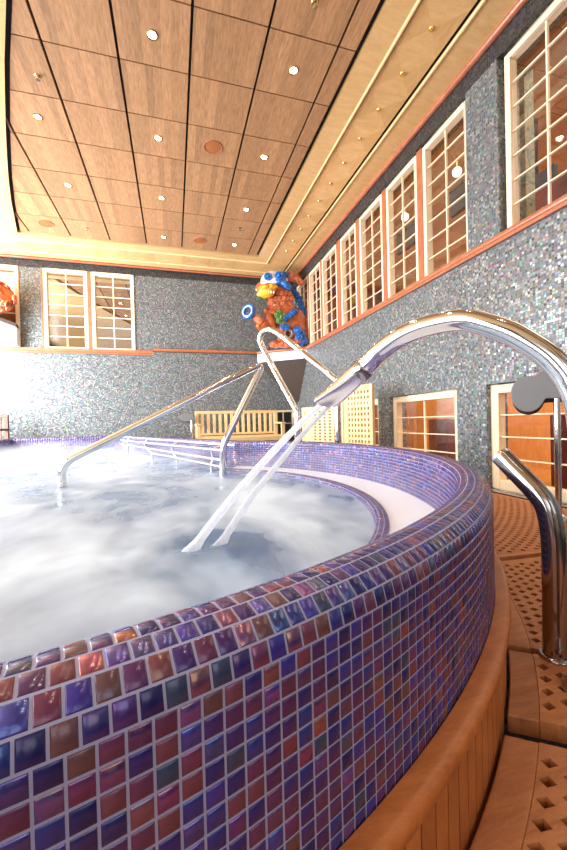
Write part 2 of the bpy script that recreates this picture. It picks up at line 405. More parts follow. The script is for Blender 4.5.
# crown and ledge mouldings
def mould(name, pts, r, mat):
    return struct(name, MB().tube(pts, r, 12), mat)
mould('trim_1', [(2.485,YN,2.975),(2.485,7.5,2.975)], .032, M['rose'])
mould('trim_2', [(2.46,7.56,2.975),(XL,7.56,2.975)], .024, M['rose'])
SB, SRt = Vector((1.66,YBR,0)), Vector((XR,6.80,0))   # ends of the corner shelf's front edge
mould('trim_3', round_path([(XR-.01,YN,1.40),(XR-.01,6.80,1.40),(1.66,YBR-.01,1.40),(-.35,YBR-.01,1.40)], .04), .030, M['rose'])
mb = MB().box(XL,-.35,YB-.075,YB+.02,1.345,1.395); mb.box(XL,-.35,YB-.045,YB+.02,1.315,1.345)
struct('trim_4', mb, M['rose'])
mb = MB().box(XR-.03,XR+.08,YN,YB,1.355,1.40); struct('trim_5', mb, M['rose'])
# posts between the upper windows and strips of drain at the wall's foot
mb = MB()
for a, b in ((3.335,3.425),(4.03,4.115),(4.715,4.81),(5.335,5.47),(6.085,6.15),(6.73,6.785)): mb.box(XG-.035,XG+.06,a,b,1.39,2.8)
mb.box(XG-.035,XG+.06,1.60,1.68,1.39,2.8)
struct('trim_6', mb, M['rose'])
mb = MB().box(-1.455,-1.39,YB-.02,YB+.06,1.39,2.82); mb.box(-2.20,-2.165,YB-.02,YB+.08,1.39,2.82); struct('trim_7', mb, M['rose'])
mb = MB()
for k in range(60): mb.box(XR-.075,XR-.015,1.3+k*.025,1.318+k*.025,FZ,-.600)
mb.box(XR-.09,XR-.075,1.3,2.85,FZ,-.597); mb.box(XR-.015,XR,1.3,2.85,FZ,-.597)
struct('baseboard_right', mb, M['steel_dark'])

# ------------------------------------------------------------------ windows
WN = [0]
def window_right(y0, y1, z0, z1, rows, fw=.045, cols=2, pane='pane', xg=XG):
    WN[0] += 1
    w = thing('window_%d' % WN[0], None, None, (xg,(y0+y1)/2,z0)); w['kind'] = 'structure'
    f = MB()
    f.box(xg-.03,xg+.05,y0,y0+fw,z0,z1); f.box(xg-.03,xg+.05,y1-fw,y1,z0,z1)
    f.box(xg-.03,xg+.05,y0+fw,y1-fw,z0,z0+fw); f.box(xg-.03,xg+.05,y0+fw,y1-fw,z1-fw,z1)
    bevel(f.build('window_frame', M['cream'], w), .006)
    g = MB(); t = .0055
    for k in range(1,cols): c = y0+fw+(y1-y0-2*fw)*k/cols; g.box(xg-.007,xg+.014,c-t,c+t,z0+fw,z1-fw)
    for k in range(1,rows): c = z0+fw+(z1-z0-2*fw)*k/rows; g.box(xg-.006,xg+.012,y0+fw,y1-fw,c-t*.8,c+t*.8)
    g.build('glazing_bars', M['cream'], w)
    MB().box(xg+.002,xg+.006,y0+fw,y1-fw,z0+fw,z1-fw).build('window_pane', M[pane], w)
    return w
def window_back(x0, x1, z0, z1, rows, fw=.06, cols=2, yg=YB+.03, pane='pane_mirror'):
    WN[0] += 1
    w = thing('window_%d' % WN[0], None, None, ((x0+x1)/2,yg,z0)); w['kind'] = 'structure'
    f = MB()
    f.box(x0,x0+fw,yg-.05,yg+.03,z0,z1); f.box(x1-fw,x1,yg-.05,yg+.03,z0,z1)
    f.box(x0+fw,x1-fw,yg-.05,yg+.03,z0,z0+fw*.6); f.box(x0+fw,x1-fw,yg-.05,yg+.03,z1-fw,z1)
    bevel(f.build('window_frame', M['cream'], w), .006)
    g = MB(); t = .008
    for k in range(1,cols): c = x0+fw+(x1-x0-2*fw)*k/cols; g.box(c-t,c+t,yg-.02,yg+.012,z0+fw*.6,z1-fw)
    for k in range(1,rows): c = z0+fw*.6+(z1-z0-1.6*fw)*k/rows; g.box(x0+fw,x1-fw,yg-.018,yg+.010,c-t*.8,c+t*.8)
    g.build('glazing_bars', M['cream'], w)
    MB().box(x0+fw,x1-fw,yg-.006,yg-.002,z0+fw*.6,z1-fw).build('window_pane', M[pane], w)
    return w
window_back(-2.165,-1.455,1.395,2.82,7); window_back(-1.39,-.66,1.395,2.82,7)
window_back(-3.3,-2.54,1.395,2.82,7)
for a, b in ((2.705,3.335),(3.425,4.03),(4.115,4.715),(4.81,5.335),(5.47,6.085),(6.15,6.73),(6.785,7.46)):
    window_right(a, b, 1.40, 2.79, 7)
window_right(1.68,2.33,1.40,2.79,7); window_right(.93,1.60,1.40,2.79,7)
for (a, b) in low: window_right(a, b, -.60, .258, 4, .075)
window_back(1.96,2.42,-.3,.22,2,.035,2,YBR+.03,'pane')

# rooms behind the right wall, seen through its windows
XI = XR+.22
mb = MB().box(XI+2.4,XI+2.5,-1,8.5,1.3,3.3); mb.box(XI,XI+2.5,8.4,8.5,1.3,3.3); mb.box(XI,XI+2.5,-1,-.9,1.3,3.3)
struct('wall_gym', mb, M['inwood'])
mb = MB()
for k in range(30): mb.box(XI,XI+2.5,-1+k*.32+.004,-1+(k+1)*.32-.004,3.0,3.05)
struct('ceiling_gym', mb, M['inwood'])
struct('floor_gym', MB().box(XI,XI+2.5,-1,8.5,1.28,1.34), M['inwood'])
mb = MB().box(XI+1.5,XI+1.6,-1,8.5,FZ,1.2); mb.box(XI,XI+1.6,8.4,8.5,FZ,1.2); mb.box(XI,XI+1.6,-1,-.9,FZ,1.2)
struct('wall_lounge', mb, M['inorange'])
struct('ceiling_lounge', MB().box(XI,XI+1.6,-1,8.5,1.18,1.24), M['inwood'])
struct('floor_lounge', MB().box(XI,XI+1.6,-1,8.5,FZ-.05,FZ), M['inwood'])
# outside beyond the back windows
mb = MB().box(XL,2.4,YB+2.6,YB+2.7,FZ,3.4); struct('wall_beyond', mb, M['inwood'])
struct('ceiling_beyond', MB().box(XL,2.4,YB+.2,YB+2.7,3.1,3.2), M['inwood'])
struct('floor_beyond', MB().box(XL,2.4,YB+.2,YB+2.7,FZ-.1,FZ), M['white_deck'])
exec_later = []
# ------------------------------------------------------------------ pool
PC, PR = Vector((-.548,2.06)), 1.85
def pol(th, r): return Vector((PC.x+r*math.sin(th), PC.y-r*math.cos(th)))
TH1 = R(141.5)
def pool_path(pitch, pitch_ext):
    """outer face of the pool wall in plan, as (point, outward offset direction, True on the round part)"""
    out = []; n = round((TH1+R(90))*PR/pitch)
    for i in range(n+1):
        th = -R(90)+(TH1+R(90))*i/n; out.append((pol(th,PR), Vector((math.sin(th),-math.cos(th)))))
    pts = [pol(TH1,PR), Vector((-.28,5.5)), Vector((-.70,6.3)), Vector((-.78,6.85)), Vector((-2.5,6.85)), pol(-R(90),PR)]
    nrm = []
    for a, b in zip(pts, pts[1:]): d = (b-a).normalized(); nrm.append(Vector((d.y,-d.x)))
    for i, (a, b) in enumerate(zip(pts, pts[1:])):
        k = max(2, round((b-a).length/pitch_ext))
        for j in range(k):
            if j == 0:
                if i == 0: continue
                m = (nrm[i-1]+nrm[i]).normalized(); m = m/max(.4, m.dot(nrm[i])); out.append((a, m))
            else: out.append((a+(b-a)*j/k, nrm[i]))
    return out, n
def arc(c, r, a0, a1, n): return [(c[0]-r*math.cos(R(a0+(a1-a0)*k/n)), c[1]+r*math.sin(R(a0+(a1-a0)*k/n))) for k in range(n+1)]
# wall section as (distance inwards from the outer face, height): outer face, rounded shoulder, crest, inner shoulder, inner face
prof = [(0.0,-.435+.0185*k) for k in range(13)]
prof += arc((.040,-.213),.040,0,90,3)[1:]+[(.058,-.173)]
prof += [(.058+.025*math.sin(R(a)), -.198+.025*math.cos(R(a))) for a in (45,90)]
prof += [(.083,-.198-.0185*k) for k in range(1,13)]
NOUT = 12
def sweep_tiles(mb, path, prof, closed, gap=.0022, h=.0012, bev=.0012, m_tile=0, m_grout=1, skip=None, shift=None):
    N = len(path); P3 = lambda p, n, q: Vector((p.x-n.x*q[0], p.y-n.y*q[0], q[1]))
    rng = range(N if closed else N-1)
    G = [[P3(p,n,q) for q in prof] for p, n in path]
    k = len(prof)
    o = len(mb.v); mb.v += [tuple(v) for row in G for v in row]
    for i in rng:
        i2 = (i+1)%N
        for j in range(k-1):
            if skip and skip(i,j): continue
            mb.f.append((o+i*k+j, o+i2*k+j, o+i2*k+j+1, o+i*k+j+1)); mb.m.append(m_grout); mb.sm.append(True)
    V, F = mb.v, mb.f
    for i in rng:
        i2 = (i+1)%N
        for j in range(k-1):
            if skip and skip(i,j): continue
            a, b, c, d = G[i][j], G[i2][j], G[i2][j+1], G[i][j+1]
            if shift and shift(j): # running bond: this row starts half a tile on
                i3 = (i+2)%N
                if not closed and i+2 >= N: continue
                a, b, c, d = (a+b)/2, (G[i2][j]+G[i3][j])/2, (G[i2][j+1]+G[i3][j+1])/2, (c+d)/2
            u, w = b-a, d-a; nn = u.cross(w)
            if nn.length < 1e-9: continue
            nn = nn.normalized(); lu, lw = u.length, w.length
            gu, gw = min(.3,gap/2/lu), min(.3,gap/2/lw); bu, bw = gu+min(.1,bev/lu), gw+min(.1,bev/lw)
            q = len(V)
            for (s, t, z) in ((gu,gw,0),(1-gu,gw,0),(1-gu,1-gw,0),(gu,1-gw,0),(bu,bw,h),(1-bu,bw,h),(1-bu,1-bw,h),(bu,1-bw,h)):
                e = a*(1-s)*(1-t)+b*s*(1-t)+c*s*t+d*(1-s)*t; V.append(tuple(e+nn*z))
            F += [(q+4,q+5,q+6,q+7),(q,q+1,q+5,q+4),(q+1,q+2,q+6,q+5),(q+2,q+3,q+7,q+6),(q+3,q,q+4,q+7)]
            mb.m += [m_tile]*5; mb.sm += [False]*5
path, NC = pool_path(.0185,.034)
pool = thing('spa_pool', 'large round spa pool walled in iridescent purple and blue mosaic tiles', 'pool', (PC.x,PC.y,FZ))
mb = MB(); sweep_tiles(mb, path, prof, True, skip=lambda i, j: i > NC+1 and j < 9, shift=lambda j: j in (12,14))
mb.build('mosaic_wall', [M['tile'],M['grout']], pool, fix=False)
# white overflow channel and the tiled band at the water's edge, on the round part
cp = path[:NC+1]
mb = MB(); o = 0
pr = [(.080,-.403),(.20,-.412),(.302,-.405)]
for p, n in cp:
    for q in pr: mb.v.append((p.x-n.x*q[0], p.y-n.y*q[0], q[1]))
for i in range(NC):
    for j in range(2): mb.f.append((i*3+j,(i+1)*3+j,(i+1)*3+j+1,i*3+j+1)); mb.m.append(0); mb.sm.append(True)
mb.build('overflow_channel', M['white'], pool, fix=False)
bandp = [(.300,-.410),(.300,-.398)]+[(.3185,-.396),(.337,-.396),(.350,-.402),(.353,-.42),(.353,-.44)]
mb = MB(); sweep_tiles(mb, cp, bandp, False, skip=None)
mb.build('waterline_band', [M['tile'],M['grout']], pool, fix=False)

# teak surround: rounded cap ring on upright boards
sur = thing('pool_surround', 'curved teak ledge with upright boards around the foot of the round pool', 'ledge', (PC.x,PC.y,FZ))
mb = MB(); nose = [(1.852,-.458),(1.852,-.430),(1.866,-.4295)]+[(1.872,-.4415)]*0+[(1.872+.011*math.sin(R(a)), -.4405+.011*math.cos(R(a))) for a in (0,22,45,67,90)]+[(1.883,-.452),(1.877,-.458)]
n = 260; k = len(nose)
ths = [-R(85)+(TH1+R(80))*i/n for i in range(n+1)]
for t in ths: mb.v += [(PC.x+q[0]*math.sin(t), PC.y-q[0]*math.cos(t), q[1]) for q in nose]
for i in range(n):
    for j in range(k): mb.f.append((i*k+j,(i+1)*k+j,(i+1)*k+(j+1)%k,i*k+(j+1)%k)); mb.m.append(0); mb.sm.append(True)
mb.f.append(tuple(range(k))); mb.f.append(tuple(n*k+j for j in range(k))); mb.m += [0,0]; mb.sm += [False,False]
mb.build('ledge_cap', M['teak'], sur)
mb = MB(); ns = 200
for i in range(ns):
    t0, t1 = ths[0]+(ths[-1]-ths[0])*i/ns, ths[0]+(ths[-1]-ths[0])*(i+1)/ns; g = .0018/1.872
    a, b = pol(t0+g,1.872), pol(t1-g,1.872); c, d = pol(t1-g,1.855), pol(t0+g,1.855)
    mb.prism([a,b,c,d], FZ, -.456)
mb.build('upright_boards', M['teak'], sur)

# ------------------------------------------------------------------ water
def inside(poly, x, y):
    r = False; j = len(poly)-1
    for i in range(len(poly)):
        (xi, yi), (xj, yj) = poly[i], poly[j]
        if (yi > y) != (yj > y) and x < (xj-xi)*(y-yi)/(yj-yi)+xi: r = not r
        j = i
    return r
ext = [pol(R(125),1.76), pol(TH1,1.78), Vector((-.34,5.46)), Vector((-.76,6.27)), Vector((-.84,6.79)), Vector((-2.43,6.79)), pol(-R(90),1.78), pol(R(-60),1.5)]
ext = [(p.x,p.y) for p in ext]
def in_water(x, y, rr=1.52):
    if (x-PC.x)**2+(y-PC.y)**2 < rr*rr: return True
    th = math.atan2(x-PC.x, -(y-PC.y))
    if -R(85) < th < TH1-.02 and math.hypot(x-PC.x,y-PC.y) < PR: return False
    return inside(ext, x, y)
J1, J2 = at(186,556,Z=-.425), at(218,549,Z=-.425)
mb = MB(); st = .022; idx = {}
def wv(i, j):
    if (i,j) in idx: return idx[(i,j)]
    x, y = -2.5+i*st, .4+j*st
    z = -.425+.006*noise.noise((x*3.1,y*3.1,.3))+.0035*noise.noise((x*9,y*9,2.1))
    for J in (J1,J2):
        d = math.hypot(x-J.x,y-J.y); z += .012*math.exp(-(d/.05)**2)-.004*math.exp(-((d-.1)/.04)**2)
    mb.v.append((x,y,z)); idx[(i,j)] = len(mb.v)-1; return idx[(i,j)]
for i in range(int(3.7/st)):
    for j in range(int(6.6/st)):
        if in_water(-2.5+(i+.5)*st, .4+(j+.5)*st):
            mb.f.append((wv(i,j),wv(i+1,j),wv(i+1,j+1),wv(i,j+1))); mb.m.append(0); mb.sm.append(True)
m = NT('foaming_water'); co = m.coord()
v = m.vmath('MULTIPLY', co, (1.0,.62,1.0))
a = m.n('TexNoise', Vector=v, Scale=1.6, Detail=4.0, Roughness=.5, Distortion=.8).outputs[0]
b = m.n('TexNoise', Vector=v, Scale=5.5, Detail=3.0, Roughness=.5, Distortion=.5).outputs[0]
g = m.math('ADD', m.math('MULTIPLY', a, .72), m.math('MULTIPLY', b, .28))
foam = m.ramp(g, [(.40,(0,0,0)),(.50,(.5,.5,.5)),(.62,(1,1,1))])
c = m.mix(foam, lin(76,108,148), lin(196,215,236))
m.p(Base_Color=c, Roughness=m.math('ADD', .18, m.math('MULTIPLY', foam, .5)), Normal=m.bump(b,.12,.01)); M['water'] = m.mat
w = mb.build('pool_water', M['water'], None, (PC.x,PC.y,-.425), fix=False)
tag(w, 'milky bubbling water filling the purple tiled pool', 'water', kind='stuff')

# ------------------------------------------------------------------ deck: teak duckboards with a diagonal lattice
def seam_angle(p0, d, r):
    p0, d = Vector(p0)-PC, Vector(d).normalized(); b = p0.dot(d); c = p0.length_squared-r*r
    q = p0+d*(-b+math.sqrt(max(0,b*b-c))); return math.atan2(q.x,-q.y)
def duckboard(sa, sb, rout, label, nbord=.054):
    """sa, sb: seam rays (start, direction) or a fixed angle; rout: outer radius, a number or a function of the angle"""
    ri = 1.8785; top, bot = -.600, FZ
    fa = (lambda r: sa) if isinstance(sa, float) else (lambda r: seam_angle(sa[0],sa[1],r))
    fb = (lambda r: sb) if isinstance(sb, float) else (lambda r: seam_angle(sb[0],sb[1],r))
    ro = (lambda th: rout) if isinstance(rout, (int,float)) else rout
    mid = (fa(2.1)+fb(2.1))/2; c0 = pol(mid, 2.1)
    t = thing('duckboard', label, 'duckboard', (c0.x,c0.y,FZ), 'teak duckboards round the pool')
    def pt(r, s):
        th = fa(r)+(fb(r)-fa(r))*s; return pol(th, r), th
    def P(u, s, z=top):
        """u in metres from the inner edge (stretched to the outer edge), s along"""
        p, th = pt(ri+u, s); k = (ro(th)-ri)/W
        p, th = pt(ri+u*k, s); return Vector((p.x,p.y,z))
    W = (ro(fa(2.3))+ro(fb(2.3)))/2-ri; L = (fb(2.1)-fa(2.1))*2.1; e = .026/L
    def slab(mb, u0, u1, s0, s1, nu, nsn):
        us = [u0+(u1-u0)*i/nu for i in range(nu+1)]; ss = [s0+(s1-s0)*i/nsn for i in range(nsn+1)]
        ring = [(u0,s) for s in ss]+[(u,s1) for u in us[1:]]+[(u1,s) for s in ss[::-1][1:]]+[(u,s0) for u in us[::-1][1:-1]]
        o = len(mb.v); k = len(ring)
        mb.v += [tuple(P(u,s,top)) for u, s in ring]+[tuple(P(u,s,bot)) for u, s in ring]
        mb.f += [(o+i,o+(i+1)%k,o+k+(i+1)%k,o+k+i) for i in range(k)]; mb.m += [0]*k; mb.sm += [False]*k
        o2 = len(mb.v)
        for u in us:
            for s in ss: mb.v.append(tuple(P(u,s,top)))
        q = nsn+1
        for i in range(nu):
            for j in range(nsn): mb.f.append((o2+i*q+j,o2+i*q+j+1,o2+(i+1)*q+j+1,o2+(i+1)*q+j)); mb.m.append(0); mb.sm.append(False)
        return mb
    nl = max(3, int(L/.06))
    bevel(slab(MB(),0,nbord,0,1,1,nl).build('inner_board', M['teak_deck'], t), .003)
    bevel(slab(MB(),W-.05,W,0,1,1,nl).build('outer_board', M['teak_deck'], t), .003)
    for s0, s1 in ((0,e),(1-e,1)): slab(MB(),nbord,W-.05,s0,s1,8,1).build('end_board', M['teak_deck'], t)
    nu, nsn = max(2,round((W-.05-nbord)/.032)), max(2,round(L*(1-2*e)/.046)); mb = MB()
    for i in range(nu):
        for j in range(nsn):
            sh = .5 if i%2 else 0
            if i%2 and j == nsn-1:      # close the two half cells of a shifted row
                for a0, a1 in ((0,.5),(nsn-.5,nsn)):
                    q = [P(nbord+(W-.05-nbord)*(i+du)/nu, e+(1-2*e)*(a0 if k == 0 else a1)/nsn) for du, k in ((0,0),(0,1),(1,1),(1,0))]; mb.add(q,[(0,1,2,3)])
                continue
            f = lambda du, dv, z=top: P(nbord+(W-.05-nbord)*(i+du)/nu, e+(1-2*e)*(j+sh+dv)/nsn, z)
            o8 = [f(0,0),f(0,.5),f(0,1),f(.5,1),f(1,1),f(1,.5),f(1,0),f(.5,0)]; hh = .40; ha = .30
            d4 = [f(.5-hh,.5),f(.5,.5+ha),f(.5+hh,.5),f(.5,.5-ha)]; d4b = [Vector((p.x,p.y,top-.03)) for p in d4]
            mb.add(o8+d4+d4b, [(0,1,8),(7,0,8,11),(1,2,9,8),(2,3,9),(3,4,9),(4,5,10,9),(5,6,10),(6,7,11,10)][:0]+
                   [(0,1,8),(1,2,9,8),(2,3,9),(3,4,9),(4,5,10,9),(5,6,10),(6,7,11,10),(7,0,11),(0,8,11)]+
                   [(8,9,13,12),(9,10,14,13),(10,11,15,14),(11,8,12,15)])
    mb.build('lattice', M['teak_deck'], t)
    return t
duckboard(R(-8), ((.576,.564),(.80,-.60)), 2.75, 'nearest duckboard, lowest in the photo, beside the upright boards of the pool ledge')
duckboard(((.618,.601),(.817,-.576)), ((.803,.766),(.78,-.63)), 2.62, 'short duckboard lying in front of the foot of the bent chrome grab rail')
duckboard(((.820,.785),(.78,-.63)), ((1.251,1.232),(1,-.07)), 2.72, 'duckboard behind the bent chrome grab rail with the lattice tapering along the pool')
duckboard(((1.275,1.27),(1,-.09)), R(97), lambda th: 2.93/math.sin(th), 'farthest duckboard, running to the windows in the mosaic wall')

# ------------------------------------------------------------------ chrome grab rail in the right foreground
gb = at(555,657,Z=-.6)
g = thing('grab_rail', 'thick bent chrome grab rail rising from the deck in the right foreground', 'grab rail', gb)
dv = Vector((gb.x,gb.y,0)).normalized(); tip = gb+Vector((-.10,.36,0))
pts = [gb+Vector((0,0,.006))]+[on_plane(x,y,gb,tip) for x, y in ((554.6,600),(554,560),(552.5,533),(547,508),(537,493),(524,479),(511,466),(500.5,455))]
pp = smooth_path(pts,6)
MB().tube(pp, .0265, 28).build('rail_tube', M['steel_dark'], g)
d = (pp[-1]-pp[-2]).normalized()
MB().lathe([(0,.0),(.0245,.0),(.0268,-.003),(.0268,-.010)], pp[-1]+d*.004, 28, 0, d).build('end_cap', M['chrome'], g)
MB().lathe([(.0265,.008),(.032,.008),(.036,.004),(.036,0)], gb, 28).build('base_flange', M['steel_dark'], g)

# ------------------------------------------------------------------ swan-neck water spout
SBp, STp = Vector((.845,.59)), Vector((.46,1.108))
sp = thing('water_spout', 'tall chrome swan-neck water spout arching over the pool with a flared nozzle', 'water spout', (SBp.x,SBp.y,-.6))
px = [(586,470),(584,440),(579,405),(571,385),(563,372),(547.6,356),(526,341.5),(505,331),(473.6,321.3),(455,320.5),(433,324.5),(415,330),(397.7,338.5),(380,351.5),(371,361),(362,370)]
pts = [on_plane(x,y,SBp,STp) for x, y in px]; base = Vector((pts[0].x,pts[0].y,-.594))
pp = smooth_path([base, base+(pts[0]-base)*.5]+pts, 6)
MB().tube(pp, .0272, 28).build('spout_tube', M['chrome'], sp)
MB().lathe([(.027,.03),(.034,.02),(.05,.008),(.052,0)], (base.x,base.y,-.6), 28).build('base_flange', M['chrome'], sp)
c0, c1, c2 = (on_plane(x,y,SBp,STp) for x, y in ((376,355),(363,369),(354,377.5)))
dd = (c2-c0).normalized()
MB().lathe([(.0273,-.010),(.0320,-.008),(.0330,-.004),(.0330,.018),(.0318,.021),(.0285,.023)], c1, 28, 0, dd).build('collar', M['steel_dark'], sp)
# nozzle: round at the collar, opening into a wide flat mouth; walls have thickness
nz = [on_plane(x,y,SBp,STp) for x, y in ((360,371.5),(352,379),(344,386.5),(335,395),(327,402))]
fl = [(1,1),(1.0,1.15),(.92,1.5),(.8,1.95),(.66,2.35)]
MB().tube(nz, [.0305,.0315,.032,.032,.032], 28, 0, False, fl).build('nozzle', M['brushed'], sp)
i0 = [nz[-1]-(nz[-1]-nz[-2])*k for k in (0,.5,.9)]
mb = MB().tube(i0, [.0285,.026,.02], 28, 0, True, [fl[-1]]*3); mb.build('nozzle_mouth', M['steel_dark'], sp)

# the two sheets of water leaving it
m = NT('falling_water'); tr = m.n('BsdfTransparent', Color=(.95,.97,1)); co = m.coord()
nzt = m.n('TexNoise', Vector=m.vmath('MULTIPLY', co, (60,60,6)), Scale=1.0, Detail=4.0).outputs[0]
m.p(Base_Color=(.95,.97,1,1), Roughness=.9, Specular_IOR_Level=.1)
tl = m.n('BsdfTranslucent', Color=(.95,.97,1)); wm = m.n('MixShader', Fac=.5); m.t.links.new(m.bsdf.outputs[0], wm.inputs[1]); m.t.links.new(tl.outputs[0], wm.inputs[2])
mx = m.n('MixShader', Fac=m.ramp(nzt,[(.3,(.72,)*3),(.7,(.98,)*3)])); m.t.links.new(tr.outputs[0], mx.inputs[1]); m.t.links.new(wm.outputs[0], mx.inputs[2]); m.t.links.new(mx.outputs[0], m.out.inputs[0]); M['jet'] = m.mat
def jet(pxs, A, B, w0, w1, label):
    pts = [on_plane(x,y,A,B) for x, y in pxs[:-1]]; end = at(*pxs[-1],Z=-.44); pts.append(end)
    pp = smooth_path(pts,8); k = len(pp)
    rs = [(w0+(w1-w0)*i/(k-1)+w1*.8*max(0,(i/(k-1)-.86)/.14)**2)*(1+.04*math.sin(i*1.7)) for i in range(k)]
    o = MB().tube(pp, rs, 14, 0, True, [(.45,1.0)]*k).build('water_jet', M['jet'], None, end)
    return tag(o, label, 'water', 'water jets from the spout')
tp = nz[-1]
jet([(323,403),(300,424),(270,455),(240,489),(214,521),(190,553)], (tp.x,tp.y), (at(190,553,Z=-.44).x,at(190,553,Z=-.44).y), .020,.034, 'left and broader of the two white jets falling from the chrome spout')
jet([(331,404),(308,428),(282,459),(256,491),(236,520),(219,547)], (tp.x,tp.y), (at(219,547,Z=-.44).x,at(219,547,Z=-.44).y), .014,.028, 'right and narrower of the two white jets falling from the chrome spout')

# ------------------------------------------------------------------ hand rails at the far side
def foot(mb, p, r): mb.lathe([(r,.02),(r*1.6,.012),(r*1.7,0)], p, 20)
A, B = at(62,488,Z=-.43), at(222,475,Z=-.43)
t = thing('hand_rail', 'long sloping chrome hand rail standing in the water at the left', 'hand rail', (A.x,A.y,-.46), 'chrome hand rails')
P = [on_plane(x,y,A,B) for x, y in ((62,486),(62,463.5),(264,362.5),(223.5,444),(222.5,474))]
P[0].z = -.46; P[-1].z = -.46
MB().tube(round_path(P,[.09,.11,.06],8), .0285, 18).build('rail_tube', M['chrome'], t)
MB().lathe([(.029,.055),(.031,.052),(.031,.01),(.029,.007)], P[0]+Vector((0,0,.02)), 18).build('sleeve', M['brushed'], t)
A2, B2 = Vector((1.28,2.82)), Vector((1.056,3.18))
P = [on_plane(x,y,A2,B2) for x, y in ((337,446),(337,386),(332.5,377.5),(309,358),(289,341.5),(276.5,332.3),(269.5,329.5),(263,332),(260,339),(263.5,349),(277,375),(294,406),(297,416),(297.5,440))]
P[0] = Vector((P[1].x,P[1].y,FZ+.004)); P[-1] = Vector((P[-2].x,P[-2].y,FZ+.004))
pp = smooth_path([P[0], (P[0]+P[1])/2+Vector((0,0,.1))]+P[1:-1]+[(P[-1]+P[-2])/2, P[-1]], 6)
t = thing('hand_rail', 'looped chrome hand rail on the deck beyond the rim, below the corner sculpture', 'hand rail', P[0], 'chrome hand rails')
MB().tube(pp, .0285, 18).build('rail_tube', M['chrome'], t)
for q in (P[0],P[-1]): mb = MB(); foot(mb,(q.x,q.y,FZ),.03); mb.build('foot_flange', M['brushed'], t)

# rack of steel tubes along the far edge
yl, yr = 5.55, 3.2
t = thing('tube_rack', 'low rack of parallel white steel tubes along the far edge of the water', 'rack', (at(222,468,Y=yr).x,yr,-.43))
ends = []
for (xa,ya,xb,yb) in ((121,436.6,235,445.5),(121,440.2,222,450.5),(121,444,224,460.5),(150,452.6,221,467)):
    a = at(xa,ya,Y=yl if xa < 130 else 4.7); b = at(xb,yb,Y=yr); ends.append((a,b))
    MB().tube([a,b], .0135, 12).build('tube', M['brushed'], t)
for f in (.1,.33,.62,.93):
    mb = MB(); q = [a+(b-a)*f for a, b in ends[:3]]+[ends[3][0]+(ends[3][1]-ends[3][0])*max(.02,(f-.3)/.7)]
    q = q if f > .3 else q[:3]
    for i in range(len(q)-1): mb.tube([q[i],q[i+1]], .009, 8)
    mb.tube([q[-1], Vector((q[-1].x,q[-1].y,-.45))], .012, 8); mb.build('bracket', M['brushed'], t)

# ------------------------------------------------------------------ teak furniture on the far side
def bench(x0, x1, yb, label, mat='teak_pale'):
    t = thing('teak_bench', label, 'bench', ((x0+x1)/2,yb-.25,FZ), 'teak benches by the back wall')
    mb = MB(); mb.box(x0,x1,yb-.035,yb,.165,.222); bevel(mb.build('top_rail', M[mat], t), .006)
    n = 13
    for i in range(n):
        c = x0+.08+(x1-x0-.16)*(i+.5)/n
        bevel(MB().box(c-.027,c+.027,yb-.028,yb-.010,-.2,.168).build('slat', M[mat], t), .003, 1)
    bevel(MB().box(x0+.06,x1-.06,yb-.035,yb-.005,-.235,-.195).build('lower_rail', M[mat], t), .004)
    for x in (x0,x1-.065):
        bevel(MB().box(x,x+.065,yb-.05,yb,FZ,.18).build('leg', M[mat], t), .005)
        bevel(MB().box(x,x+.065,yb-.55,yb-.49,FZ,-.04).build('leg', M[mat], t), .005)
        bevel(MB().box(x-.01,x+.075,yb-.57,yb-.02,-.045,-.015).build('arm_rest', M[mat], t), .006)
    for i in range(5): bevel(MB().box(x0+.02,x1-.02,yb-.54+i*.1,yb-.46+i*.1,-.275,-.25).build('seat_slat', M[mat], t), .003, 1)
    bevel(MB().box(x0+.03,x1-.03,yb-.555,yb-.53,-.345,-.272).build('front_rail', M[mat], t), .004)
bench(.378,1.965,7.18,'long slatted teak bench against the back wall behind the pool')
bench(-4.05,-2.60,7.18,'dark wooden bench cut by the left edge of the photo, against the back wall', 'dark_wood')
def lattice_screen(a, b, zt, cols, rows, label, solid=0):
    """free-standing teak screen between two plan points: frame, lattice of bars, two feet"""
    a, b = Vector((a[0],a[1],0)), Vector((b[0],b[1],0)); u = (b-a).normalized(); w = Vector((-u.y,u.x,0)); Lw = (b-a).length; z0, z1 = FZ+.03, zt
    t = thing('lattice_screen', label, 'screen', ((a.x+b.x)/2,(a.y+b.y)/2,FZ), 'teak lattice screens')
    f = .05; Z = Vector((0,0,1))
    def bx(s0, s1, q0, q1, th, mb): mb.obox(a+u*((s0+s1)/2)+Z*((q0+q1)/2), u*((s1-s0)/2), w*th, Z*((q1-q0)/2)); return mb
    for s in (0,Lw-f): bevel(bx(s,s+f,z0,z1,.022,MB()).build('stile', M['teak_pale'], t), .004)
    for q in (z0,z1-f): bevel(bx(f,Lw-f,q,q+f,.021,MB()).build('rail', M['teak_pale'], t), .004)
    s0 = f
    if solid:
        mb = MB(); bx(s0,s0+solid,z0+f,z1-f,.012,mb); mb.build('plain_board', M['teak_pale'], t); s0 += solid
    mb = MB(); pw = (Lw-f-s0)/cols; ph = (z1-z0-2*f)/rows
    for i in range(cols+1): c = s0+pw*i; bx(max(s0,c-pw*.24),min(Lw-f,c+pw*.24),z0+f,z1-f,.009,mb)
    for j in range(rows+1): c = z0+f+ph*j; bx(s0,Lw-f,max(z0+f,c-ph*.24),min(z1-f,c+ph*.24),.008,mb)
    mb.build('lattice', M['teak_pale'], t)
    for s in (.02,Lw-.08): bevel(bx(s,s+.06,FZ,z0,.12,MB()).build('foot', M['teak_pale'], t), .004)
